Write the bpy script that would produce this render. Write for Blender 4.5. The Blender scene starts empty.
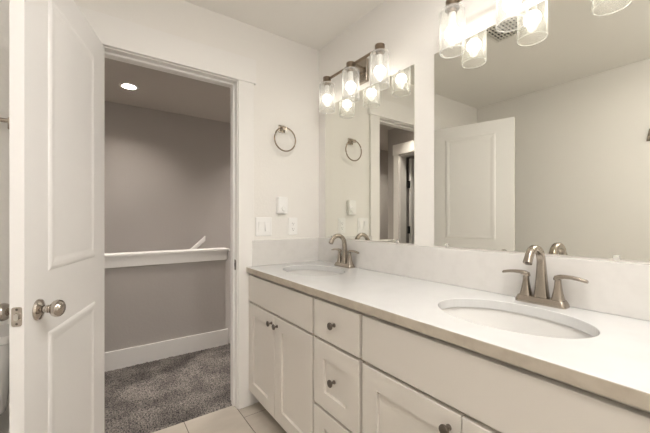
import bpy, bmesh, math, random
from math import sin, cos, pi, radians, atan, sqrt
from mathutils import Vector, Matrix
random.seed(4)
C = bpy.context.scene.collection
scene = bpy.context.scene

# ------------------------------------------------------------------ camera, world, exposure
LIFT = 0.026                       # everything is laid out from a datum 26 mm above the floor
cam_d = bpy.data.cameras.new('camera'); cam = bpy.data.objects.new('camera', cam_d); C.objects.link(cam)
cam_d.sensor_width = 36; cam_d.lens = 36*322/650
cam_d.shift_y = 3.5/650; cam_d.clip_start = 0.02
cam.location = (0, 0, 1.171 + LIFT)
cam.rotation_euler = (pi/2, 0, -atan(229/322))
scene.camera = cam
w = bpy.data.worlds.new('world'); scene.world = w; w.use_nodes = True
w.node_tree.nodes['Background'].inputs[0].default_value = (1, .95, .88, 1)
w.node_tree.nodes['Background'].inputs[1].default_value = 0.4
scene.view_settings.view_transform = 'Standard'
scene.view_settings.look = 'None'
scene.view_settings.gamma = 1
scene.view_settings.use_curve_mapping = False
scene.view_settings.exposure = 1.87
BULB = 2.1            # radiance of a vanity bulb
BULB_COL = (1.0, .95, .88)
CAN = 270.0             # radiance of the hall downlights
FILL_BOWL = 9.0  # radiance of the added bowl fill lamp
FILL_DOME = 18.0         # radiance of the added flush fill lamp

# ------------------------------------------------------------------ materials
def mat(name, col, rough=.5, metal=0, bump=None, spec=.5, noise=None, emit=None, coat=0):
    m = bpy.data.materials.new(name); m.use_nodes = True
    nt = m.node_tree; b = nt.nodes['Principled BSDF']
    b.inputs['Base Color'].default_value = (*col, 1)
    b.inputs['Roughness'].default_value = rough
    b.inputs['Metallic'].default_value = metal
    b.inputs['Specular IOR Level'].default_value = spec
    b.inputs['Coat Weight'].default_value = coat
    tc = nt.nodes.new('ShaderNodeTexCoord')
    if noise:                      # (scale, second colour, detail, lo, hi)
        n = nt.nodes.new('ShaderNodeTexNoise'); n.inputs['Scale'].default_value = noise[0]
        n.inputs['Detail'].default_value = noise[2]
        r = nt.nodes.new('ShaderNodeMapRange')
        r.inputs['From Min'].default_value = noise[3]; r.inputs['From Max'].default_value = noise[4]
        mx = nt.nodes.new('ShaderNodeMix'); mx.data_type = 'RGBA'
        mx.inputs['A'].default_value = (*col, 1); mx.inputs['B'].default_value = (*noise[1], 1)
        nt.links.new(tc.outputs['Object'], n.inputs['Vector'])
        nt.links.new(n.outputs['Fac'], r.inputs['Value'])
        nt.links.new(r.outputs[0], mx.inputs['Factor'])
        nt.links.new(mx.outputs['Result'], b.inputs['Base Color'])
    if bump:                       # (scale, strength, distance)
        n = nt.nodes.new('ShaderNodeTexNoise'); n.inputs['Scale'].default_value = bump[0]
        n.inputs['Detail'].default_value = 3
        bp = nt.nodes.new('ShaderNodeBump'); bp.inputs['Strength'].default_value = bump[1]
        bp.inputs['Distance'].default_value = bump[2]
        nt.links.new(tc.outputs['Object'], n.inputs['Vector'])
        nt.links.new(n.outputs['Fac'], bp.inputs['Height'])
        nt.links.new(bp.outputs[0], b.inputs['Normal'])
    if emit:
        b.inputs['Emission Color'].default_value = (*emit[0], 1)
        b.inputs['Emission Strength'].default_value = emit[1]
    return m

M = {}
M['wall'] = mat('painted_wall', (.85, .825, .785), .7, bump=(70, .25, .004), spec=.3)
M['ceiling'] = mat('ceiling_paint', (.91, .885, .84), .85, bump=(60, .3, .004), spec=.2)
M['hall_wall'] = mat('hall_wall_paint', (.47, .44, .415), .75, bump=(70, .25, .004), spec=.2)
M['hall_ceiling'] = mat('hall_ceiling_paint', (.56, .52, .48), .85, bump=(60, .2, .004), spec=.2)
M['trim'] = mat('white_trim_paint', (.86, .84, .81), .38)
M['door'] = mat('white_door_paint', (.90, .885, .87), .40)
M['cabinet'] = mat('cabinet_paint', (.75, .705, .645), .42)
M['cabinet_box'] = mat('cabinet_box', (.52, .465, .395), .5)
M['quartz'] = mat('white_quartz', (.68, .678, .672), .16, noise=(9, (.65, .645, .635), 8, .45, .75), spec=.5)
M['splash'] = mat('splash_quartz', (.74, .72, .69), .18, noise=(16, (.70, .68, .65), 8, .45, .7))
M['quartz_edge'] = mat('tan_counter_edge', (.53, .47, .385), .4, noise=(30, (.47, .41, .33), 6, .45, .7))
M['porcelain'] = mat('porcelain', (.74, .725, .70), .12, coat=.4)
M['nickel'] = mat('brushed_nickel', (.42, .37, .315), .27, 1, bump=(240, .05, .001))
M['nickel_pol'] = mat('satin_nickel', (.55, .50, .45), .13, 1)
M['knob'] = mat('dark_nickel', (.20, .175, .15), .28, 1)
M['bronze'] = mat('aged_nickel', (.27, .21, .155), .38, 1)
M['chrome'] = mat('chrome', (.70, .68, .65), .1, 1)
M['black'] = mat('black_metal', (.008, .008, .008), .45)
M['dark'] = mat('dark_void', (.02, .018, .016), .9)
M['plastic'] = mat('white_plastic', (.90, .89, .87), .3)
M['can_trim'] = mat('white_enamel', (.85, .84, .8), .4)
M['bulb'] = mat('bulb_glow', (1, .95, .88), .5, emit=(BULB_COL, BULB))
M['bulb_tip'] = mat('bulb_frost', (.85, .80, .72), .4, emit=(BULB_COL, .30))
M['can'] = mat('downlight_lens', (1, .95, .88), .5, emit=((1, .92, .84), CAN))  # lens of the hall lights added as fill
M['can_low'] = mat('dim_downlight_lens', (1, .95, .88), .5, emit=((1, .92, .84), CAN*.7))
M['dome'] = mat('dome_glass', (1, .95, .88), .5, emit=((1, .97, .935), FILL_DOME))  # glow of the added flush fill lamp
M['baffle'] = mat('can_baffle', (.06, .055, .05), .5)
M['bowl'] = mat('bowl_glass', (1, .95, .88), .5, emit=((1, .97, .94), FILL_BOWL))  # glow of the added bowl fill lamp
M['grille'] = mat('grille_plastic', (.78, .75, .69), .5)

def mirror_mat():
    m = bpy.data.materials.new('mirror_silver'); m.use_nodes = True; nt = m.node_tree
    nt.nodes.clear(); o = nt.nodes.new('ShaderNodeOutputMaterial')
    g = nt.nodes.new('ShaderNodeBsdfGlossy'); g.inputs['Color'].default_value = (.84, .84, .785, 1)
    g.inputs['Roughness'].default_value = 0.0
    nt.links.new(g.outputs[0], o.inputs[0]); return m
M['mirror'] = mirror_mat()

def glass_mat(name, haze, seeds=True):
    m = bpy.data.materials.new(name); m.use_nodes = True; nt = m.node_tree
    nt.nodes.clear(); o = nt.nodes.new('ShaderNodeOutputMaterial')
    N = nt.nodes.new; L = nt.links.new
    tr = N('ShaderNodeBsdfTransparent'); tr.inputs[0].default_value = (.97, .97, .96, 1)
    gl = N('ShaderNodeBsdfGlossy'); gl.inputs['Roughness'].default_value = .04
    df = N('ShaderNodeBsdfTranslucent'); df.inputs[0].default_value = (.95, .94, .92, 1)
    d2 = N('ShaderNodeBsdfDiffuse'); d2.inputs[0].default_value = (.95, .94, .92, 1)
    md = N('ShaderNodeMixShader'); L(df.outputs[0], md.inputs[1]); L(d2.outputs[0], md.inputs[2])
    lw = N('ShaderNodeLayerWeight'); lw.inputs[0].default_value = .35
    mr = N('ShaderNodeMapRange'); mr.inputs['From Min'].default_value = 0; mr.inputs['From Max'].default_value = 1
    mr.inputs['To Min'].default_value = haze*.5; mr.inputs['To Max'].default_value = min(.95, haze*.5+.65)
    pw = N('ShaderNodeMath'); pw.operation = 'POWER'; pw.inputs[1].default_value = 2.6
    L(lw.outputs['Facing'], pw.inputs[0]); L(pw.outputs[0], mr.inputs['Value'])
    fac = mr.outputs[0]
    if seeds:
        tc = N('ShaderNodeTexCoord'); v = N('ShaderNodeTexVoronoi'); v.inputs['Scale'].default_value = 190
        L(tc.outputs['Object'], v.inputs['Vector'])
        lt = N('ShaderNodeMath'); lt.operation = 'LESS_THAN'; lt.inputs[1].default_value = .22
        L(v.outputs['Distance'], lt.inputs[0])
        mu = N('ShaderNodeMath'); mu.operation = 'MULTIPLY_ADD'; mu.inputs[1].default_value = .38
        L(lt.outputs[0], mu.inputs[0]); L(fac, mu.inputs[2]); mu.use_clamp = True; fac = mu.outputs[0]
    a = N('ShaderNodeMixShader'); L(fac, a.inputs[0]); L(tr.outputs[0], a.inputs[1]); L(md.outputs[0], a.inputs[2])
    fq = N('ShaderNodeMath'); fq.operation = 'POWER'; fq.inputs[1].default_value = 4; L(lw.outputs['Facing'], fq.inputs[0])
    fr = N('ShaderNodeMath'); fr.operation = 'MULTIPLY_ADD'; fr.inputs[1].default_value = .28; fr.inputs[2].default_value = .03; L(fq.outputs[0], fr.inputs[0])
    b = N('ShaderNodeMixShader'); L(fr.outputs[0], b.inputs[0]); L(a.outputs[0], b.inputs[1]); L(gl.outputs[0], b.inputs[2])
    L(b.outputs[0], o.inputs[0]); return m
M['glass'] = glass_mat('seeded_glass', .15)
M['glass_rim'] = glass_mat('glass_rim', 1.1, False)
M['clip'] = glass_mat('clear_clip', .8, False)

def tile_mat():
    m = mat('floor_tile', (.60, .53, .44), .33); nt = m.node_tree; N = nt.nodes.new; L = nt.links.new
    b = nt.nodes['Principled BSDF']
    tc = N('ShaderNodeTexCoord'); mp = N('ShaderNodeMapping'); mp.inputs['Rotation'].default_value = (0, 0, pi/2)
    # tiles .305 wide in x, .61 long in y
    mp.inputs['Location'].default_value = (0, 0, 0)
    sx = N('ShaderNodeSeparateXYZ'); L(tc.outputs['Object'], sx.inputs[0])
    def mth(op, a, bb=None, c=None):
        n = N('ShaderNodeMath'); n.operation = op
        for i, v in enumerate((a, bb, c)):
            if v is None: continue
            if isinstance(v, (int, float)): n.inputs[i].default_value = v
            else: L(v, n.inputs[i])
        return n.outputs[0]
    u = mth('DIVIDE', mth('ADD', sx.outputs[0], -.73+3.05), .305)
    col = mth('FLOOR', u); fu = mth('FRACT', u)
    v = mth('ADD', mth('DIVIDE', mth('ADD', sx.outputs[1], -1.875+6.1), .61), mth('MULTIPLY', col, .3333))
    v = mth('ADD', v, -.3333*10)
    fv = mth('FRACT', v); row = mth('FLOOR', v)
    du = mth('MULTIPLY', mth('MINIMUM', fu, mth('SUBTRACT', 1, fu)), .305)
    dv = mth('MULTIPLY', mth('MINIMUM', fv, mth('SUBTRACT', 1, fv)), .61)
    dd = mth('MINIMUM', du, dv); g = mth('LESS_THAN', dd, .0022)
    wn = N('ShaderNodeTexWhiteNoise'); wn.noise_dimensions = '2D'
    cb = N('ShaderNodeCombineXYZ'); L(col, cb.inputs[0]); L(row, cb.inputs[1]); L(cb.outputs[0], wn.inputs['Vector'])
    ns = N('ShaderNodeTexNoise'); ns.inputs['Scale'].default_value = 5; ns.inputs['Detail'].default_value = 6
    mp.inputs['Scale'].default_value = (1, 3, 1); mp.inputs['Rotation'].default_value = (0, 0, radians(55))
    L(tc.outputs['Object'], mp.inputs[0]); L(mp.outputs[0], ns.inputs['Vector'])
    f = mth('ADD', mth('MULTIPLY', ns.outputs['Fac'], .9), mth('MULTIPLY', wn.outputs['Value'], .25))
    mx = N('ShaderNodeMix'); mx.data_type = 'RGBA'; mx.inputs['A'].default_value = (.38, .335, .28, 1); mx.inputs['B'].default_value = (.57, .52, .45, 1)
    L(f, mx.inputs['Factor'])
    m2 = N('ShaderNodeMix'); m2.data_type = 'RGBA'; m2.inputs['B'].default_value = (.13, .105, .085, 1)
    L(g, m2.inputs['Factor']); L(mx.outputs['Result'], m2.inputs['A']); L(m2.outputs['Result'], b.inputs['Base Color'])
    bp = N('ShaderNodeBump'); bp.inputs['Distance'].default_value = .002; bp.inputs['Strength'].default_value = .6
    L(mth('MULTIPLY', mth('MINIMUM', dd, .004), 250), bp.inputs['Height']); L(bp.outputs[0], b.inputs['Normal'])
    return m
M['tile'] = tile_mat()

def carpet_mat():
    m = mat('grey_carpet', (.2, .19, .18), .95, spec=.1); nt = m.node_tree; N = nt.nodes.new; L = nt.links.new
    b = nt.nodes['Principled BSDF']; tc = N('ShaderNodeTexCoord')
    a = N('ShaderNodeTexNoise'); a.inputs['Scale'].default_value = 130; a.inputs['Detail'].default_value = 2
    c = N('ShaderNodeTexNoise'); c.inputs['Scale'].default_value = 4.5; c.inputs['Detail'].default_value = 3
    L(tc.outputs['Object'], a.inputs['Vector']); L(tc.outputs['Object'], c.inputs['Vector'])
    r = N('ShaderNodeValToRGB'); e = r.color_ramp.elements
    e[0].position = .34; e[0].color = (.045, .042, .045, 1); e[1].position = .64; e[1].color = (.29, .262, .235, 1)
    L(a.outputs['Fac'], r.inputs[0])
    mr = N('ShaderNodeMapRange'); mr.inputs['From Min'].default_value = .38; mr.inputs['From Max'].default_value = .6
    mr.inputs['To Min'].default_value = .62; mr.inputs['To Max'].default_value = 1.15
    L(c.outputs['Fac'], mr.inputs['Value'])
    mx = N('ShaderNodeVectorMath'); mx.operation = 'SCALE'; L(r.outputs[0], mx.inputs[0]); L(mr.outputs[0], mx.inputs['Scale'])
    L(mx.outputs[0], b.inputs['Base Color'])
    return m
M['carpet'] = carpet_mat()

# ------------------------------------------------------------------ helpers
def box(bm, x0, x1, y0, y1, z0, z1):
    vs = [bm.verts.new((x, y, z)) for x in (x0, x1) for y in (y0, y1) for z in (z0, z1)]
    for f in ((0,1,3,2), (4,6,7,5), (0,4,5,1), (2,3,7,6), (0,2,6,4), (1,5,7,3)):
        bm.faces.new([vs[i] for i in f])

def bmnew(): return bmesh.new()

def obj(name, bm, m, parent=None, smooth=False, bevel=0, seg=2, loc=None, rot=None):
    bmesh.ops.recalc_face_normals(bm, faces=bm.faces)
    me = bpy.data.meshes.new(name); bm.to_mesh(me); bm.free()
    if isinstance(m, (list, tuple)):
        for q in m: me.materials.append(q)
    else: me.materials.append(m)
    if smooth:
        for p in me.polygons: p.use_smooth = True
        try: me.set_sharp_from_angle(angle=radians(smooth if smooth is not True else 40))
        except Exception: pass
    o = bpy.data.objects.new(name, me); C.objects.link(o)
    if parent: o.parent = parent
    if loc: o.location = loc
    if rot: o.rotation_euler = rot
    if bevel:
        b = o.modifiers.new('bevel', 'BEVEL'); b.width = bevel; b.segments = seg; b.limit_method = 'ANGLE'; b.angle_limit = radians(40)
        b.harden_normals = False
    return o

def bx(name, m, b, parent=None, bevel=0, **k):
    bm = bmnew(); box(bm, *b); return obj(name, bm, m, parent, bevel=bevel, **k)

def thing(name, label, cat, loc=(0, 0, 0), rz=0, group=None):
    o = bpy.data.objects.new(name, None); C.objects.link(o); o.empty_display_size = .05
    o.location = loc; o.rotation_euler = (0, 0, rz); o['label'] = label; o['category'] = cat
    if group: o['group'] = group
    return o

def struct(o, label=None, cat=None):
    o['kind'] = 'structure'
    if label: o['label'] = label
    if cat: o['category'] = cat
    return o

def frame(d):
    d = d.normalized(); a = Vector((0, 0, 1)) if abs(d.z) < .95 else Vector((1, 0, 0))
    s = d.cross(a).normalized(); return s, s.cross(d).normalized()

def lathe(bm, prof, axis=Vector((0, 0, 1)), o=Vector((0, 0, 0)), n=32, sx=1, sy=1, close=False):
    """prof = [(r, h)...] around axis from o."""
    s, t = frame(axis); axis = axis.normalized(); o = Vector(o); rings = []
    for r, h in prof:
        if r < 1e-6: rings.append([bm.verts.new(o + axis*h)])
        else: rings.append([bm.verts.new(o + axis*h + s*(r*sx*cos(2*pi*i/n)) + t*(r*sy*sin(2*pi*i/n))) for i in range(n)])
    pr = list(zip(rings, rings[1:]))
    if close: pr.append((rings[-1], rings[0]))
    for a, b in pr:
        for i in range(n):
            j = (i+1) % n
            if len(a) == 1 and len(b) == 1: break
            if len(a) == 1: bm.faces.new((a[0], b[i], b[j]))
            elif len(b) == 1: bm.faces.new((a[i], a[j], b[0]))
            else: bm.faces.new((a[i], a[j], b[j], b[i]))

def loft(bm, rings, cap=True):
    vs = [[bm.verts.new(p) for p in r] for r in rings]; n = len(vs[0])
    for a, b in zip(vs, vs[1:]):
        for i in range(n):
            j = (i+1) % n; bm.faces.new((a[i], a[j], b[j], b[i]))
    if cap: bm.faces.new(vs[0]); bm.faces.new(list(reversed(vs[-1])))

def rrect(w, h, r, k=4):
    """rounded rectangle outline, centred, list of (a,b)."""
    r = min(r, w/2*.999, h/2*.999); out = []
    for cx_, cy_, a0 in ((w/2-r, h/2-r, 0), (-w/2+r, h/2-r, 90), (-w/2+r, -h/2+r, 180), (w/2-r, -h/2+r, 270)):
        for i in range(k+1):
            a = radians(a0 + 90*i/k); out.append((cx_+r*cos(a), cy_+r*sin(a)))
    return out

def tube(bm, pts, r, n=12, closed=False):
    pts = [Vector(p) for p in pts]; rings = []
    N = len(pts)
    for i, p in enumerate(pts):
        a = pts[(i-1) % N] if (closed or i) else p; b = pts[(i+1) % N] if (closed or i < N-1) else p
        d = (b-a); s, t = frame(d)
        rr = r[i] if isinstance(r, (list, tuple)) else r
        rings.append([p + s*(rr*cos(2*pi*k/n)) + t*(rr*sin(2*pi*k/n)) for k in range(n)])
    if closed:
        vs = [[bm.verts.new(p) for p in q] for q in rings]
        for i in range(N):
            a, b = vs[i], vs[(i+1) % N]
            for k in range(n):
                j = (k+1) % n; bm.faces.new((a[k], a[j], b[j], b[k]))
    else: loft(bm, rings)

# ------------------------------------------------------------------ dimensions
X = 1.36; Y = 1.99; W0 = -.835; YB = -1.15; FZ = -LIFT; CZ = 2.44
X2 = X + .115; YW = 2.105
DL, DR, DH = .002, .728, 2.05          # door opening
HY = 3.08                              # hall half wall
FARY = 4.15

# ------------------------------------------------------------------ structure: bathroom shell
def pt(name, m, boxes, bevel=0):
    bm = bmnew()
    for b in boxes: box(bm, *b)
    return struct(obj(name, bm, m, bevel=bevel))
pt('floor', M['tile'], [(W0-.1, X2, YB-.1, Y, FZ-.1, FZ), (DL-.02, DR+.02, Y, 2.04, FZ-.1, FZ)])
pt('ceiling', M['ceiling'], [(W0-.1, X2, YB-.1, Y+.05, CZ, CZ+.1)])
pt('wall_right', M['wall'], [(X, X2, YB-.1, YW, FZ, CZ)])
pt('wall_left', M['wall'], [(W0-.1, W0, YB-.1, Y, FZ, CZ)])
pt('wall_rear', M['wall'], [(W0, X, YB-.1, YB, FZ, CZ)])
# end wall with the doorway: bathroom side skin and hall side skin share one wall
bm = bmnew()
JT = .018
for b in ((W0-.1, DL-JT, Y, YW, FZ, CZ), (DR+JT, X, Y, YW, FZ, CZ), (DL-JT, DR+JT, Y, YW, DH+JT, CZ)): box(bm, *b)
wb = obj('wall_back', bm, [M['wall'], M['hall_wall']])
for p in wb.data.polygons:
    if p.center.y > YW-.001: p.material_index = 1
struct(wb)
# hall and stairwell
HX0, HX1 = -.65, 2.3
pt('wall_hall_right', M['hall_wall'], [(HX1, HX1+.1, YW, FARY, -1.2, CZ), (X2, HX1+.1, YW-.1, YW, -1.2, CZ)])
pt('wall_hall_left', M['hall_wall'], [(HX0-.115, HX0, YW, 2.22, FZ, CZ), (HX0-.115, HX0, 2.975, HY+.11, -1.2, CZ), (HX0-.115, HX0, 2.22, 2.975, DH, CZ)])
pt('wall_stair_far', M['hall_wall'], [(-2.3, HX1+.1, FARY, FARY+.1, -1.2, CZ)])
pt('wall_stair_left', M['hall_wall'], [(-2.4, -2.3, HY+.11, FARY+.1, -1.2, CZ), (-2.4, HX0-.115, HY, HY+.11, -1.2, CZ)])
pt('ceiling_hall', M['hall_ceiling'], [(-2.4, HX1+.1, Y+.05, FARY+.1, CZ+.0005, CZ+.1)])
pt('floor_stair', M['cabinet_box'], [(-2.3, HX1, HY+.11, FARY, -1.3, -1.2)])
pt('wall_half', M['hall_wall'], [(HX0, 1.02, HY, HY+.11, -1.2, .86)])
pt('floor_hall', M['dark'], [(HX0-.115, HX1+.1, 2.042, HY, FZ-.1, FZ-.012)])
# room beyond the hall's left door
pt('wall_far_room', M['hall_wall'], [(-2.1, -2.0, 2.105, 3.08, FZ, CZ), (-2.1, -.937, 2.0, 2.105, FZ, CZ)])
pt('floor_far_room', M['dark'], [(-2.1, HX0-.115, 2.105, 3.08, FZ-.1, FZ-.005)])
# carpet: real uneven pile surface
bm = bmnew(); st = .009; nx = int((1.45+.65)/st); ny = int((HY-2.042)/st); grid = []
for j in range(ny+1):
    row = []
    for i in range(nx+1):
        edge = j in (0,)
        row.append(bm.verts.new((HX0 + (1.45+.65)*i/nx + (0 if i in (0, nx) else random.uniform(-.002, .002)),
                                 2.042+(HY-2.042)*j/ny, FZ + (-.010 if edge else random.uniform(-.004, .007)))))
    grid.append(row)
for j in range(ny):
    for i in range(nx): bm.faces.new((grid[j][i], grid[j][i+1], grid[j+1][i+1], grid[j+1][i]))
cp = obj('floor_carpet', bm, M['carpet'], smooth=180); struct(cp)
pt('floor_carpet_end', M['carpet'], [(1.45, HX1, 2.105, HY, FZ-.012, FZ+.001)])

# ------------------------------------------------------------------ trim
T = M['trim']
tn = [0]
def trim(boxes, bevel=.0015):
    tn[0] += 1
    return pt('trim_%d' % tn[0], T, boxes, bevel)
# jamb with stop
trim([(DL-JT, DL, Y-.004, YW+.004, FZ, DH), (DR, DR+JT, Y-.004, YW+.004, FZ, DH), (DL-JT, DR+JT, Y-.004, YW+.004, DH, DH+JT)])
trim([(DL, DL+.012, Y+.038, Y+.07, FZ, DH), (DR-.012, DR, Y+.038, Y+.07, FZ, DH), (DL, DR, Y+.038, Y+.07, DH-.012, DH)])
# casing bath side: flat side boards, taller head board
trim([(DR+.005, DR+.108, Y-.018, Y, FZ, DH+.006)])
trim([(DL-.108, DL-.005, Y-.018, Y, FZ, DH+.006)])
trim([(DL-.118, DR+.121, Y-.024, Y, DH+.006, DH+.16)])
# casing hall side
trim([(DR+.005, DR+.095, YW, YW+.018, FZ, DH+.006), (DL-.095, DL-.005, YW, YW+.018, FZ, DH+.006), (DL-.105, DR+.105, YW, YW+.022, DH+.006, DH+.146)])
# half wall cap: fascia boards and top board
trim([(HX0, 1.035, HY-.016, HY, .79, .876), (HX0, 1.035, HY+.11, HY+.126, .79, .876), (1.02, 1.036, HY-.016, HY+.126, .79, .876), (HX0, 1.05, HY-.026, HY+.136, .876, .896)], .003)
# hall-left door casing, jamb
trim([(HX0, HX0+.018, 2.98, 3.07, FZ, DH+.006), (HX0, HX0+.018, 2.125, 2.215, FZ, DH+.006), (HX0, HX0+.024, 2.115, 3.079, DH+.006, DH+.15)])
trim([(HX0-.12, HX0+.004, 2.96, 2.978, FZ, DH), (HX0-.12, HX0+.004, 2.217, 2.235, FZ, DH), (HX0-.12, HX0+.004, 2.217, 2.978, DH-.018, DH)])
# baseboards
def baseb(side, boxes): pt('baseboard_'+side, T, boxes, .003)
baseb('hall', [(HX0, 1.036, HY-.014, HY, FZ, .125)])
baseb('back', [(DR+.109, .875, Y-.014, Y, FZ, .10), (W0, DL-.109, Y-.014, Y, FZ, .10)])
baseb('left', [(W0, W0+.014, YB+.014, Y-.014, FZ, .10)])
baseb('rear', [(W0, X, YB, YB+.014, FZ, .10)])
baseb('right', [(X-.014, X, YB+.014, .07, FZ, .10)])
baseb('stair', [(X2, HX1, YW, YW+.014, FZ, .10)])

# ------------------------------------------------------------------ panelled leaf builder (local: x along width, y thickness, z up)
def arch_panel_leaf(bm, w, h, t, panels, depth=.0055, mould=.028):
    """two-sided leaf with sunk, raised-centre panels; faces at y=0 and y=t"""
    xs = sorted({0, w} | {p[0] for p in panels} | {p[1] for p in panels})
    zs = sorted({0, h} | {p[2] for p in panels} | {p[3] for p in panels})
    def ispan(a, b, c, d): return any(p[0] <= a and b <= p[1] and p[2] <= c and d <= p[3] for p in panels)
    for y, sg in ((0, 1), (t, -1)):
        for a, b in zip(xs, xs[1:]):
            for c, d in zip(zs, zs[1:]):
                if ispan(a, b, c, d): continue
                bm.faces.new([bm.verts.new(q) for q in ((a, y, c), (b, y, c), (b, y, d), (a, y, d))])
        for (a, b, c, d) in panels:
            rings = []
            for ins, dep in ((0, 0), (.004, .003), (mould*.45, depth), (mould*.6, depth), (mould*.85, depth*.95), (mould*1.4, depth*.45), (mould*1.4+.002, depth*.40)):
                yy = y + sg*dep
                rings.append([(a+ins, yy, c+ins), (b-ins, yy, c+ins), (b-ins, yy, d-ins), (a+ins, yy, d-ins)])
            loft(bm, rings, cap=False)
            r = rings[-1]; bm.faces.new([bm.verts.new(q) for q in r])
    for q in (((0,0,0),(w,0,0),(w,t,0),(0,t,0)), ((0,0,h),(w,0,h),(w,t,h),(0,t,h)), ((0,0,0),(0,t,0),(0,t,h),(0,0,h)), ((w,0,0),(w,t,0),(w,t,h),(w,0,h))):
        bm.faces.new([bm.verts.new(v) for v in q])
    bmesh.ops.remove_doubles(bm, verts=bm.verts, dist=1e-5)

def hinge_parts(parent, m, x, y, zs):
    for z in zs:
        bm = bmnew(); lathe(bm, [(0, 0), (.0065, 0), (.0065, .09), (0, .09)], o=(x, y, z), n=12)
        box(bm, x-.001, x+.03, y-.001, y+.0015, z, z+.09)
        obj('hinge', bm, m, parent, smooth=30)

# ---- bathroom door, local frame: x from hinge to latch, y=0 is the face seen directly, thickness towards +y (away)
A = radians(17)
hc = Vector((.035, 1.972)); dv = Vector((-sin(A), -cos(A)))
door = thing('door_1', 'white two-panel bathroom door standing open at the left', 'door')
door.location = (hc.x, hc.y, FZ+.012)
door.rotation_euler = (0, 0, math.atan2(dv.y, dv.x))
# rotation maps local +x to dv; local +y = rot90 ccw of dv = (cosA, -sinA): towards the room, so thickness is -y
door['kind'] = 'structure'
bm = bmnew(); Lh = 2.044 + LIFT - .012; zo = -FZ-.012
arch_panel_leaf(bm, .711, Lh, -.035, [(.141, .571, .18+zo, .793+zo), (.141, .571, 1.0+zo, 1.932+zo)])
# panels were measured from the latch edge; mirrored is symmetric here
bm2 = bm
for v in bm.verts: pass
def flipsign(bm):
    pass
obj('door_leaf', bm, M['door'], door)
kz = .886 + zo; kx = .711 - .075
for sg, nm in ((1, 'knob'), (-1, 'knob')):
    y0 = 0 if sg == 1 else -.035
    bm = bmnew()
    lathe(bm, [(0, .0), (.033, 0), (.0335, .003), (.031, .008), (.022, .012), (.014, .0145)], axis=Vector((0, sg, 0)), o=(kx, y0, kz), n=40)
    lathe(bm, [(.0105, .012), (.0105, .022), (.0125, .024), (.0125, .028), (.010, .030), (.010, .034)], axis=Vector((0, sg, 0)), o=(kx, y0, kz), n=32)
    ro = obj('knob', bm, M['nickel_pol'], door, smooth=35)
    bm = bmnew()
    lathe(bm, [(.010, .033), (.017, .0355), (.0235, .041), (.0272, .049), (.0275, .055), (.025, .062), (.019, .0675), (.012, .070), (0, .0705)], axis=Vector((0, sg, 0)), o=(kx, y0, kz), n=40)
    obj('knob_grip', bm, M['nickel_pol'], ro, smooth=50)
bm = bmnew(); pr = rrect(.025, .057, .006)
loft(bm, [[(.711, -.0175+a, kz+b) for a, b in pr], [(.7125, -.0175+a, kz+b) for a, b in pr]])
lp = obj('latch_plate', bm, M['nickel_pol'], door)
bm = bmnew(); pr = rrect(.014, .022, .006)
loft(bm, [[(.7125, -.0175+a, kz+b) for a, b in pr], [(.7195, -.0165+a*.8, kz+b*.9) for a, b in pr]])
obj('latch_bolt', bm, M['chrome'], lp, smooth=30)
for dz in (-.0215, .0215):
    bm = bmnew(); lathe(bm, [(0, .0025), (.003, .0022), (.0036, .0014)], axis=Vector((1, 0, 0)), o=(.711, -.0175, kz+dz), n=12)
    obj('screw', bm, M['knob'], lp)
for z in (.2, 1.02, 1.80):
    bm = bmnew(); lathe(bm, [(0, 0), (.0065, 0), (.0065, .09), (0, .09)], o=(-.004, -.040, z), n=12)
    obj('hinge', bm, M['nickel_pol'], door, smooth=30)

# ---- hall-left door standing open into the next room
d2 = thing('door_2', 'white panelled door with black hinges standing open off the hall, seen in the left mirror', 'door')
d2.location = (HX0-.125, 2.955, FZ+.012); d2.rotation_euler = (0, 0, pi - radians(3)); d2['kind'] = 'structure'
bm = bmnew(); arch_panel_leaf(bm, .711, 2.03, .035, [(.14, .57, .2, .8), (.14, .57, 1.02, 1.92)])
obj('door_leaf', bm, M['door'], d2, loc=(.030, .012, 0))
for z in (.2, 1.0, 1.62):
    bm = bmnew(); lathe(bm, [(0, 0), (.010, 0), (.010, .1), (0, .1)], o=(0, .028, z), n=12)
    box(bm, -.004, .012, .012, .045, z, z+.1)
    obj('hinge', bm, M['black'], d2, smooth=30)

# strike plate on the right jamb
bm = bmnew(); pr = rrect(.040, .066, .012)
loft(bm, [[(DR, Y+.030+a, .884+b) for a, b in pr], [(DR-.0018, Y+.030+a, .884+b) for a, b in pr]])
sp = obj('strike_plate', bm, M['knob']); sp['label'] = 'small oval nickel strike plate on the right door jamb'; sp['category'] = 'strike plate'
bm = bmnew(); pr = rrect(.013, .026, .004)
loft(bm, [[(DR-.0018, Y+.030+a, .884+b) for a, b in pr], [(DR-.0021, Y+.030+a, .884+b) for a, b in pr]])
obj('strike_hole', bm, M['dark'], sp)

# ------------------------------------------------------------------ vanity
XF = .80; XB = .82        # front faces / frame face
CT, CB = .87, .836
def cabinet(name, label, y0, y1, cat='cabinet'):
    t = thing(name, label, cat, (X, (y0+y1)/2, FZ)); t_inv = (-X, -(y0+y1)/2, -FZ)
    bm = bmnew(); z0 = .075
    box(bm, XB, XB+.019, y0, y1, z0, CB-.002)               # face frame sheet
    box(bm, XB+.019, X-.002, y0, y0+.016, z0, CB-.002); box(bm, XB+.019, X-.002, y1-.016, y1, z0, CB-.002)
    box(bm, XB+.019, X-.002, y0+.016, y1-.016, z0, z0+.016)
    box(bm, X-.010, X-.002, y0+.016, y1-.016, z0+.016, CB-.002)
    o = obj('body', bm, M['cabinet_box'], t, loc=t_inv)
    bm = bmnew(); box(bm, .875, .891, y0, y1, FZ+.001, z0)
    obj('toe_kick', bm, M['cabinet'], t, loc=t_inv)
    return t, t_inv
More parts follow.
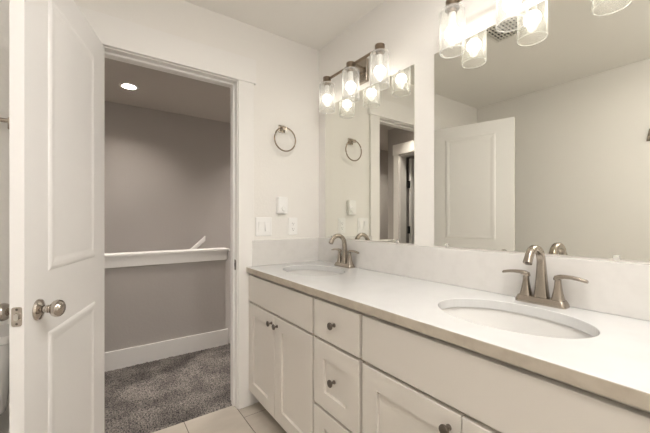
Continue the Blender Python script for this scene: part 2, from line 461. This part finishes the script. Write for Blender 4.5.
def front(t, ti, name, y0, y1, z0, z1, shaker=True, st=.075, rl=.07):
    bm = bmnew(); x0, x1, xr = XF, XB-.001, XF+.0125
    if shaker:
        rings = []
        def R_(x, i, j): return [(x, y0+i, z0+j), (x, y1-i, z0+j), (x, y1-i, z1-j), (x, y0+i, z1-j)]
        e = .0015
        loft(bm, [R_(x1, 0, 0), R_(x0+e, 0, 0), R_(x0, e, e), R_(x0, st, rl), R_(x0+.001, st+.0008, rl+.0008), R_(xr, st+.001, rl+.001)], cap=True)
    else:
        def R_(x, i): return [(x, y0+i, z0+i), (x, y1-i, z0+i), (x, y1-i, z1-i), (x, y0+i, z1-i)]
        loft(bm, [R_(x1, 0), R_(x0+.0015, 0), R_(x0, .0015)], cap=True)
    return obj(name, bm, M['cabinet'], t, loc=ti)
def knob(parent, y, z):
    bm = bmnew(); ax = Vector((-1, 0, 0)); o = (XF, y, z)
    lathe(bm, [(0, 0), (.0085, 0), (.0085, .002), (.006, .004), (.0052, .012), (.0055, .015), (.0105, .0175), (.0148, .021), (.0155, .024), (.0145, .0268), (.0110, .0282), (.0105, .0276), (.0045, .0285), (0, .0288)], axis=ax, o=o, n=28)
    return obj('knob', bm, M['knob'], parent, smooth=35)
ZT, ZD = .819, .6555
Z2 = .642
# left sink base
t, ti = cabinet('sink_base_cabinet', 'white shaker sink cabinet under the left sink, next to the doorway', 1.219, 1.9895)
front(t, ti, 'false_front', 1.228, 1.983, ZD, ZT, False)
d = front(t, ti, 'door', 1.6075, 1.983, .077, Z2); knob(d, 1.640, .595)
d = front(t, ti, 'door', 1.228, 1.6035, .077, Z2); knob(d, 1.571, .595)
# drawers
t, ti = cabinet('drawer_base_cabinet', 'narrow white three-drawer cabinet between the two sink cabinets', .898, 1.2185, 'drawer cabinet')
d = front(t, ti, 'drawer', .906, 1.211, ZD, ZT, False); knob(d, 1.0585, (ZD+ZT)/2)
d = front(t, ti, 'drawer', .906, 1.211, .357, Z2); knob(d, 1.0585, .503)
d = front(t, ti, 'drawer', .906, 1.211, .077, .3435); knob(d, 1.0585, .21)
# right sink base
t, ti = cabinet('sink_base_cabinet', 'white shaker sink cabinet under the right sink, nearest the camera', .088, .8975)
front(t, ti, 'false_front', .096, .889, ZD, ZT, False)
d = front(t, ti, 'door', .4945, .889, .077, Z2); knob(d, .530, .595)
d = front(t, ti, 'door', .096, .4905, .077, Z2); knob(d, .457, .595)

# countertop with two oval holes
SINKS = [(1.072, 1.630), (1.070, .500)]; SA, SB = .166, .227
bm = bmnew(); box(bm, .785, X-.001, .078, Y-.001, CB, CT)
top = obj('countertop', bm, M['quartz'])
cutters = []
for cx_, cy_ in SINKS:
    bm = bmnew(); n = 72
    loft(bm, [[(cx_+SA*cos(2*pi*i/n), cy_+SB*sin(2*pi*i/n), z) for i in range(n)] for z in (CB-.1, CT+.1)])
    c = obj('cutter', bm, M['quartz']); cutters.append(c)
    md = top.modifiers.new('cut', 'BOOLEAN'); md.operation = 'DIFFERENCE'; md.object = c; md.solver = 'EXACT'
b = top.modifiers.new('bevel', 'BEVEL'); b.width = .003; b.segments = 3; b.limit_method = 'ANGLE'; b.angle_limit = radians(50)
dg = bpy.context.evaluated_depsgraph_get(); dg.update()
me = bpy.data.meshes.new_from_object(top.evaluated_get(dg)); top.modifiers.clear(); top.data = me
for c in cutters: bpy.data.objects.remove(c, do_unlink=True)
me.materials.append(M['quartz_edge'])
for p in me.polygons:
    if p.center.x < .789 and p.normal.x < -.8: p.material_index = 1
top['label'] = 'long white quartz countertop with two oval sink openings'; top['category'] = 'countertop'

s = bx('backsplash', M['splash'], (X-.020, X-.0005, .078, Y-.0205, CT+.0005, 1.038), bevel=.0015)
s['label'] = 'long low quartz backsplash strip below the mirrors'; s['category'] = 'backsplash'
s = bx('side_splash', M['splash'], (.823, X-.0005, Y-.020, Y-.0005, CT+.0005, 1.038), bevel=.0015)
s['label'] = 'short quartz splash panel on the door wall at the left counter end'; s['category'] = 'backsplash'

# sinks
for (cx_, cy_), lab in zip(SINKS, ('white oval undermount sink nearer the doorway', 'white oval undermount sink nearest the camera')):
    t = thing('undermount_sink', lab, 'sink', (cx_, cy_, CB-.15))
    bm = bmnew(); n = 64; rings = []
    prof = [(1.09, 0), (1.045, 0), (1.035, -.006), (1.0, -.03), (.94, -.07), (.84, -.105), (.66, -.128), (.42, -.139), (.2, -.143), (.11, -.1445)]
    for k, h in prof: rings.append([(SA*k*cos(2*pi*i/n), SB*k*sin(2*pi*i/n), .1495+h) for i in range(n)])
    prof2 = [(.11, -.1495), (.45, -.147), (.72, -.134), (.90, -.108), (1.0, -.07), (1.04, -.03), (1.09, -.012), (1.09, 0)]
    for k, h in prof2: rings.append([(SA*k*cos(2*pi*i/n), SB*k*sin(2*pi*i/n), .1495+h) for i in range(n)])
    loft(bm, rings, cap=False)
    obj('basin', bm, M['porcelain'], t, smooth=50)
    bm = bmnew(); lathe(bm, [(0, .0015), (.012, .002), (.016, .0005), (.021, .002), (.0235, .0012), (.0235, -.002)], o=(0, 0, .0055), n=28)
    obj('drain', bm, M['chrome'], t, smooth=40)
    bm = bmnew(); box(bm, 0, 0, 0, 0, 0, 0); bm.free()

# ------------------------------------------------------------------ faucets (local: -x towards the basin, y along the wall)
def faucet(y, lab):
    t = thing('centerset_faucet', lab, 'faucet', (1.305, y, CT))
    m = M['nickel']
    bm = bmnew(); rr = []
    for z, a, b_ in ((0, .050, .160), (.003, .052, .162), (.010, .050, .160), (.020, .044, .152), (.024, .040, .148)):
        rr.append([(p, q, z) for p, q in rrect(a, b_, .012, 5)])
    loft(bm, rr); obj('base', bm, m, t, smooth=35)
    # spout : rises, leans back slightly, arcs over towards the basin
    pts = []; R0 = .053
    path = [(.004, .018, .038, .046), (.004, .06, .031, .037), (.003, .10, .027, .032), (.001, .135, .025, .028)]
    cx_, cz_ = -.053, .146
    for i in range(13):
        a = radians(5 + 150*i/12)
        path.append((cx_ + (R0)*cos(a), cz_ + (R0+.003)*sin(a), .024+.0005*i/12, .026 - .002*i/12))
    ex = path[-1]; path.append((ex[0]-.010, ex[1]-.016, .0245, .0265))
    rings = []
    for i, (x, z, th, wd) in enumerate(path):
        a = Vector(path[max(0, i-1)][:2]); b_ = Vector(path[min(len(path)-1, i+1)][:2]); dd = (b_-a).normalized()
        nx_, nz_ = -dd.y, dd.x
        rings.append([(x+nx_*p, q, z+nz_*p) for p, q in rrect(th, wd, .008, 4)])
    bm = bmnew(); loft(bm, rings); obj('spout', bm, m, t, smooth=40)
    e = path[-1]; dd = (Vector(path[-1][:2])-Vector(path[-2][:2])).normalized()
    bm = bmnew(); lathe(bm, [(0, .0018), (.0075, .0018), (.0085, 0), (.0085, -.002)], axis=Vector((dd.x, 0, dd.y)), o=(e[0], 0, e[1]), n=20)
    obj('aerator', bm, M['knob'], t)
    for sg in (1, -1):
        yc = sg*.051; bm = bmnew(); rr = []
        for z, a in ((.020, .040), (.030, .034), (.050, .026), (.070, .0205), (.088, .0175), (.094, .018)):
            rr.append([(p+.002, yc+q, z) for p, q in rrect(a, a*1.02, a*.28, 4)])
        loft(bm, rr); h = obj('handle', bm, m, t, smooth=35)
        bm = bmnew(); rr = []
        for k, (yy, z, wx, hz) in enumerate(((-.012, .096, .015, .008), (-.009, .099, .020, .015), (.004, .1035, .022, .017), (.020, .1065, .021, .013), (.040, .1065, .020, .0115), (.060, .104, .0195, .011), (.079, .0995, .019, .0105), (.083, .098, .016, .008))):
            rr.append([(p+.002, yc+sg*yy, z+q) for p, q in rrect(wx, hz, .003, 3)])
        loft(bm, rr); obj('lever', bm, m, h, smooth=35)
    # lift rod behind the spout
    bm = bmnew(); lathe(bm, [(.0025, 0), (.0025, .040), (.005, .042), (.0055, .048), (.004, .052), (0, .053)], o=(.0275, 0, .016), n=14)
    obj('lift_rod', bm, m, t, smooth=40)
    return t
faucet(1.619, 'brushed nickel two-handle faucet at the left sink nearer the doorway')
faucet(.493, 'brushed nickel two-handle faucet at the right sink nearest the camera')

# ------------------------------------------------------------------ mirrors
def mirror(y0, y1, lab, clips):
    t = thing('wall_mirror', lab, 'mirror', (X, (y0+y1)/2, 1.047)); inv = (-X, -(y0+y1)/2, -1.047)
    bx('mirror_glass', M['mirror'], (X-.0055, X-.0005, y0, y1, 1.047, 1.985), t, loc=inv)
    for y, z in clips:
        bm = bmnew(); s_ = 1 if z > 1.5 else -1
        zz = 1.985 if z > 1.5 else 1.047
        box(bm, X-.0095, X-.0058, y-.008, y+.008, zz-.012 if s_ > 0 else zz-.006, zz+.006 if s_ > 0 else zz+.012)
        obj('mirror_clip', bm, M['clip'], t, loc=inv, bevel=.0015)
    return t
mirror(1.100, 1.900, 'frameless wall mirror above the left sink reflecting the towel ring', [(1.214, 0), (1.82, 0), (1.2, 2), (1.8, 2)])
mirror(.175, .978, 'frameless wall mirror above the right sink reflecting the open door', [(.906, 0), (.298, 0), (.88, 2), (.29, 2)])

# ------------------------------------------------------------------ vanity lights
def copy_tree(o, parent=None):
    c = o.copy(); C.objects.link(c); c.parent = parent
    for ch in list(o.children): copy_tree(ch, c)
    return c
def vanity_light():
    t = thing('vanity_light', 'three-light vanity fixture with seeded glass shades above the left mirror', 'wall light', (X, 1.512, 2.09), group='vanity lights above the mirrors')
    s = -.092; zb = .024
    bm = bmnew(); pr = rrect(.125, .14, .004)
    loft(bm, [[(-.0008, a, b) for a, b in pr], [(-.018, a, b) for a, b in pr], [(-.022, a*.96, b*.96) for a, b in pr]])
    obj('backplate', bm, M['nickel'], t, smooth=30)
    for yy in (-.035, .035):
        bm = bmnew(); tube(bm, [(-.02, yy, zb-.01), (-.05, yy, zb-.006), (s, yy, zb)], .006)
        obj('arm', bm, M['bronze'], t, smooth=40)
    bm = bmnew(); box(bm, s-.006, s+.006, -.262, .262, zb-.006, zb+.006)
    obj('bar', bm, M['bronze'], t, bevel=.001)
    for k in (-1, 0, 1):
        y = k*.247
        bm = bmnew(); lathe(bm, [(0, .040), (.026, .040), (.0275, .038), (.0275, .008), (.030, .004), (.030, 0), (.020, 0), (.0195, -.016), (0, -.016)], o=(s, y, 0), n=32)
        ho = obj('lamp_holder', bm, M['bronze'], t, smooth=35)
        # glass : closed top disc with hole, cylinder wall, open bottom
        R_, H_ = .053, .185; g = .0028
        bm = bmnew()
        lathe(bm, [(.0201, -.001), (R_-.012, -.001), (R_-.004, -.0035), (R_, -.012), (R_, -H_), (R_-g, -H_), (R_-g, -.012), (R_-.012, -.004), (.0201, -.004)], o=(s, y, 0), n=56, close=True)
        sh = obj('lamp_shade', bm, M['glass'], t, smooth=50)
        bm = bmnew(); n = 56
        tube(bm, [(s+(R_-g/2)*cos(2*pi*i/n), y+(R_-g/2)*sin(2*pi*i/n), -H_-.0005) for i in range(n)], .0022, 8, closed=True)
        obj('shade_rim', bm, M['glass_rim'], sh, smooth=True)
        bm = bmnew()
        rb = .0315; zc = -.104
        lathe(bm, [(.0215, zc+.023)] + [(rb*cos(radians(a)), zc - rb*sin(radians(a))) for a in (-40, -25, -10, 5, 20, 35, 48)], o=(s, y, 0), n=32)
        bu = obj('light_bulb', bm, M['bulb'], t, smooth=True)
        bm = bmnew()
        lathe(bm, [(.0150, -.0155), (.0150, -.040), (.0150, -.056), (.0175, -.068), (.0215, zc+.023)], o=(s, y, 0), n=32)
        obj('bulb_neck', bm, M['plastic'], bu, smooth=True)
        bm = bmnew()
        lathe(bm, [(rb*cos(radians(48)), zc-rb*sin(radians(48))), (.0195, zc-.031), (.015, zc-.043), (.009, zc-.050), (0, zc-.053)], o=(s, y, 0), n=32)
        obj('bulb_tip', bm, M['bulb_tip'], bu, smooth=True)
    return t
v1 = vanity_light()
v2 = copy_tree(v1); v2.location.y = .577
v2['label'] = 'three-light vanity fixture with seeded glass shades above the right mirror'

# ------------------------------------------------------------------ things on the door wall
# towel ring
t = thing('towel_ring', 'round brushed nickel towel ring on the wall beside the doorway', 'towel ring', (1.045, Y, 1.80))
bm = bmnew(); loft(bm, [[(a, -.0005, b) for a, b in rrect(.050, .050, .004)], [(a, -.006, b) for a, b in rrect(.050, .050, .004)], [(a, -.010, b) for a, b in rrect(.036, .036, .004)], [(a, -.040, b-.004) for a, b in rrect(.024, .026, .004)], [(a, -.052, b-.006) for a, b in rrect(.030, .026, .004)]])
obj('mount', bm, M['nickel'], t, smooth=30)
bm = bmnew(); n = 64
tube(bm, [(.004+.080*sin(2*pi*i/n), -.048, -.080+.080*cos(2*pi*i/n)) for i in range(n)], .0048, 10, closed=True)
obj('ring', bm, M['bronze'], t, smooth=True)

# switch plate, outlet, wall control
def plate(w, h, th=.006):
    bm = bmnew()
    loft(bm, [[(a, -.0003, b) for a, b in rrect(w, h, .005)], [(a, -th*.5, b) for a, b in rrect(w, h, .005)], [(a, -th, b) for a, b in rrect(w-.006, h-.006, .004)]])
    return bm
t = thing('light_switch', 'white double rocker switch plate beside the door casing', 'light switch', (.912, Y, 1.127))
obj('wall_plate', plate(.116, .125), M['plastic'], t)
for dx, tl in ((-.023, 1), (.023, -1)):
    bm = bmnew(); pr = rrect(.035, .069, .002); loft(bm, [[(dx+a, -.0061, b) for a, b in pr], [(dx+a, -.0085, b) for a, b in pr]])
    fr = obj('switch_frame', bm, M['plastic'], t)
    bm = bmnew(); pr = rrect(.030, .062, .002)
    loft(bm, [[(dx+a, -.0076, b) for a, b in pr], [(dx+a, -.0115 - tl*b*.12, b) for a, b in pr]])
    obj('rocker', bm, M['plastic'], t)
t = thing('power_outlet', 'white single outlet plate above the counter end', 'outlet', (1.134, Y, 1.127))
obj('wall_plate', plate(.074, .122), M['plastic'], t)
bm = bmnew(); pr = rrect(.034, .068, .002); loft(bm, [[(a, -.0061, b) for a, b in pr], [(a, -.0085, b) for a, b in pr]])
fc = obj('receptacle', bm, M['plastic'], t)
for dz in (-.019, .019):
    bm = bmnew(); box(bm, -.0075, -.0055, -.0088, -.0086, dz-.003, dz+.006); box(bm, .0055, .0075, -.0088, -.0086, dz-.003, dz+.005)
    lathe(bm, [(0, .0002), (.0025, .0002), (.0025, 0)], axis=Vector((0, -1, 0)), o=(0, -.0086, dz-.010), n=12)
    obj('outlet_slots', bm, M['dark'], fc)
t = thing('wall_control', 'small white box with a round dial mounted above the outlet', 'wall control', (1.043, Y, 1.272))
bm = bmnew(); loft(bm, [[(a, -.0005, b) for a, b in rrect(.072, .116, .006)], [(a, -.028, b) for a, b in rrect(.072, .116, .006)], [(a, -.032, b) for a, b in rrect(.064, .108, .006)]])
obj('housing', bm, M['plastic'], t, smooth=30)
bm = bmnew(); lathe(bm, [(.019, 0), (.019, .004), (.016, .007), (.006, .0075), (0, .006)], axis=Vector((0, -1, 0)), o=(.005, -.0321, -.022), n=32)
obj('dial', bm, M['plastic'], t, smooth=40)

# towel bar behind the door
t = thing('towel_bar', 'nickel towel bar on the wall behind the open door', 'towel bar', (-.53, Y, 1.60))
bm = bmnew(); tube(bm, [(-.24, -.062, 0), (.24, -.062, 0)], .009, 14); obj('bar', bm, M['nickel'], t, smooth=40)
for sg in (-1, 1):
    bm = bmnew(); loft(bm, [[(sg*.235+a, -.0005, b) for a, b in rrect(.05, .05, .004)], [(sg*.235+a, -.008, b) for a, b in rrect(.05, .05, .004)], [(sg*.235+a, -.03, b) for a, b in rrect(.024, .024, .004)], [(sg*.235+a, -.073, b) for a, b in rrect(.026, .026, .004)]])
    obj('post', bm, M['nickel'], t, smooth=30)

# robe hook on the left wall (seen at the very right of the right mirror)
t = thing('robe_hook', 'small nickel robe hook on the bare wall, at the right edge of the right mirror', 'hook', (W0, .565, 1.84))
bm = bmnew(); loft(bm, [[(.0005, a*1.0, b) for a, b in rrect(.056, .096, .004)], [(.008, a, b) for a, b in rrect(.056, .096, .004)], [(.012, a, b) for a, b in rrect(.046, .086, .004)]])
for v in bm.verts: v.co.y *= 1 - (v.co.z)*6
obj('hook_plate', bm, M['nickel'], t, smooth=30)
bm = bmnew(); tube(bm, [(.010, 0, .0), (.03, 0, -.012), (.045, 0, -.012), (.055, 0, .005), (.056, 0, .022)], [.007, .006, .006, .006, .008])
obj('hook_arm', bm, M['nickel'], t, smooth=40)

# ------------------------------------------------------------------ toilet behind the door
t = thing('toilet', 'white toilet in the corner behind the open door, barely visible at the left edge', 'toilet', (-.515, Y, FZ))
P = M['porcelain']
bm = bmnew(); rr = []
for z, wx, dy in ((.40, .40, .165), (.42, .43, .18), (.55, .455, .19), (.70, .47, .195)):
    rr.append([(a, -.012-dy/2+b, z) for a, b in rrect(wx, dy, .03, 5)])
loft(bm, rr); obj('tank', bm, P, t, smooth=35)
bm = bmnew(); rr = []
for z, wx, dy in ((.700, .475, .20), (.704, .490, .212), (.722, .492, .214), (.734, .480, .204)):
    rr.append([(a, -.012-.1+b, z) for a, b in rrect(wx, dy, .03, 5)])
loft(bm, rr); obj('tank_lid', bm, P, t, smooth=35)
def oval(sc, z, yo=-.44, a=.185, b=.245, n=40):
    return [(a*sc*cos(2*pi*i/n), yo + b*sc*sin(2*pi*i/n), z) for i in range(n)]
bm = bmnew(); loft(bm, [oval(.62, 0, -.36, .19, .30), oval(.58, .05, -.36, .19, .30), oval(.56, .16, -.36, .19, .29), oval(.80, .29, -.41), oval(.97, .36, -.43), oval(1.0, .395)])
box(bm, -.11, .11, -.26, -.02, .18, .395)
obj('bowl', bm, P, t, smooth=40)
bm = bmnew(); loft(bm, [oval(1.0, .398), oval(1.02, .402), oval(1.02, .412), oval(1.0, .416)]); obj('seat', bm, M['plastic'], t, smooth=35)
bm = bmnew(); loft(bm, [oval(1.0, .419), oval(1.02, .423), oval(1.01, .436), oval(.9, .442), oval(.4, .446)]); obj('lid', bm, M['plastic'], t, smooth=35)
bm = bmnew(); tube(bm, [(-.17, -.207, .66), (-.17, -.225, .66), (-.12, -.228, .655)], .006); obj('flush_handle', bm, M['chrome'], t, smooth=40)

# ------------------------------------------------------------------ ceiling things
def downlight(lab, x, y, m, group=None, cz=CZ):
    t = thing('recessed_light', lab, 'ceiling light', (x, y, cz), group=group)
    bm = bmnew(); lathe(bm, [(.0595, -.0005), (.082, -.0005), (.082, -.004), (.066, -.009), (.058, -.006), (.0585, .0)], n=40, close=True); obj('light_trim', bm, M['can_trim'], t, smooth=30)
    bm = bmnew(); lathe(bm, [(.0575, .0005), (.0575, .0695), (.0592, .0695), (.0592, .0005)], n=40, close=True); obj('reflector', bm, M['baffle'], t, smooth=30)
    bm = bmnew(); lathe(bm, [(0, .066), (.0570, .066), (.0570, .070), (0, .070)], n=40); obj('lens', bm, m, t)
    return t
def punch(o, spots):
    cs = []
    for x, y in spots:
        bm = bmnew(); lathe(bm, [(0, -.05), (.060, -.05), (.060, .085), (0, .085)], o=(x, y, CZ), n=40)
        c = obj('cutter', bm, M['dark']); cs.append(c)
        q = o.modifiers.new('cut', 'BOOLEAN'); q.operation = 'DIFFERENCE'; q.object = c; q.solver = 'EXACT'
    dg = bpy.context.evaluated_depsgraph_get(); dg.update()
    me = bpy.data.meshes.new_from_object(o.evaluated_get(dg)); o.modifiers.clear(); o.data = me
    for c in cs: bpy.data.objects.remove(c, do_unlink=True)
punch(bpy.data.objects['ceiling_hall'], [(.255, 3.56), (-.35, 2.6), (1.7, 2.75), (-1.25, 3.6), (1.95, 3.6)])
downlight('round recessed light in the hall ceiling seen through the doorway', .255, 3.56, M['can_low'])

downlight('round recessed light further left along the hall ceiling', -.35, 2.6, M['can_low'])  # this and the next three are added to brighten the hall
downlight('round recessed light further right along the hall ceiling', 1.7, 2.75, M['can'])
downlight('round recessed light at the left end of the stairwell ceiling', -1.25, 3.6, M['can'])
downlight('round recessed light at the right end of the stairwell ceiling', 1.95, 3.6, M['can'])
# added flush fill lamp, out of view, to brighten the bathroom
t = thing('ceiling_lamp', 'round frosted flush lamp on the bathroom ceiling above the camera', 'ceiling light', (.68, .26, CZ))
bm = bmnew(); lathe(bm, [(0, -.0005), (.155, -.0005), (.16, -.004), (.16, -.018), (.15, -.022), (0, -.022)], n=48); obj('lamp_base', bm, M['can_trim'], t, smooth=35)
bm = bmnew(); lathe(bm, [(.148, -.0222), (.14, -.027), (0, -.030)], n=48); obj('lamp_shade', bm, M['dome'], t, smooth=60)

t = thing('hanging_bowl_lamp', 'frosted bowl lamp hanging from the bathroom ceiling right behind the camera', 'ceiling light', (-.02, -.30, CZ))  # added unseen lamp that lifts the ceiling and shaded faces
bm = bmnew(); lathe(bm, [(0, -.0005), (.06, -.0005), (.062, -.02), (.012, -.026), (.012, -.10), (0, -.10)], n=32); obj('canopy', bm, M['nickel'], t, smooth=35)
bm = bmnew(); lathe(bm, [(0, -.1005), (.17, -.1005), (.18, -.112), (.165, -.16), (.12, -.195), (.05, -.212), (0, -.215)], n=48); obj('lamp_shade', bm, M['bowl'], t, smooth=60)

# exhaust fan grille
t = thing('ceiling_vent', 'square slatted exhaust grille in the bathroom ceiling, seen in the right mirror', 'vent', (.495, 1.045, CZ))
bm = bmnew(); q = .115; i_ = .1
for a in ((-q, q, -q, -i_), (-q, q, i_, q), (-q, -i_, -i_, i_), (i_, q, -i_, i_)): box(bm, a[0], a[1], a[2], a[3], -.010, -.0005)
obj('frame', bm, M['grille'], t)
bx('backing', M['dark'], (-i_, i_, -i_, i_, -.002, -.0005), t)
bm = bmnew()
for k in range(9):
    y = -i_ + .2*(k+.5)/9
    if abs(k-4) < 9: box(bm, -i_, i_, y-.0035, y+.0035, -.0095, -.004)
for k in (-2, -1, 0, 1, 2): box(bm, k*.038-.003, k*.038+.003, -i_, i_, -.0098, -.0035)
obj('slats', bm, M['grille'], t)

# handrail on the stair wall
t = thing('handrail', 'white handrail end rising above the half wall on the far stair wall', 'handrail', (0, FARY, 0))
bm = bmnew()
p0 = Vector((-.35, -.075, -.34)); p1 = Vector((1.09, -.075, .945))
loft(bm, [[(p0.x, p0.y+a, p0.z+b) for a, b in rrect(.045, .062, .012)], [(p1.x, p1.y+a, p1.z+b) for a, b in rrect(.045, .062, .012)]])
obj('rail', bm, T, t, smooth=30)
for f in (.15, .9):
    p = p0.lerp(p1, f); bm = bmnew(); tube(bm, [(p.x, -.001, p.z-.07), (p.x, -.05, p.z-.07), (p.x, -.075, p.z-.032)], .007); obj('bracket', bm, M['nickel'], t, smooth=40)

# ------------------------------------------------------------------ lift datum so the floor is z = 0
for o in list(scene.objects):
    if o.parent is None and o != cam: o.location.z += LIFT
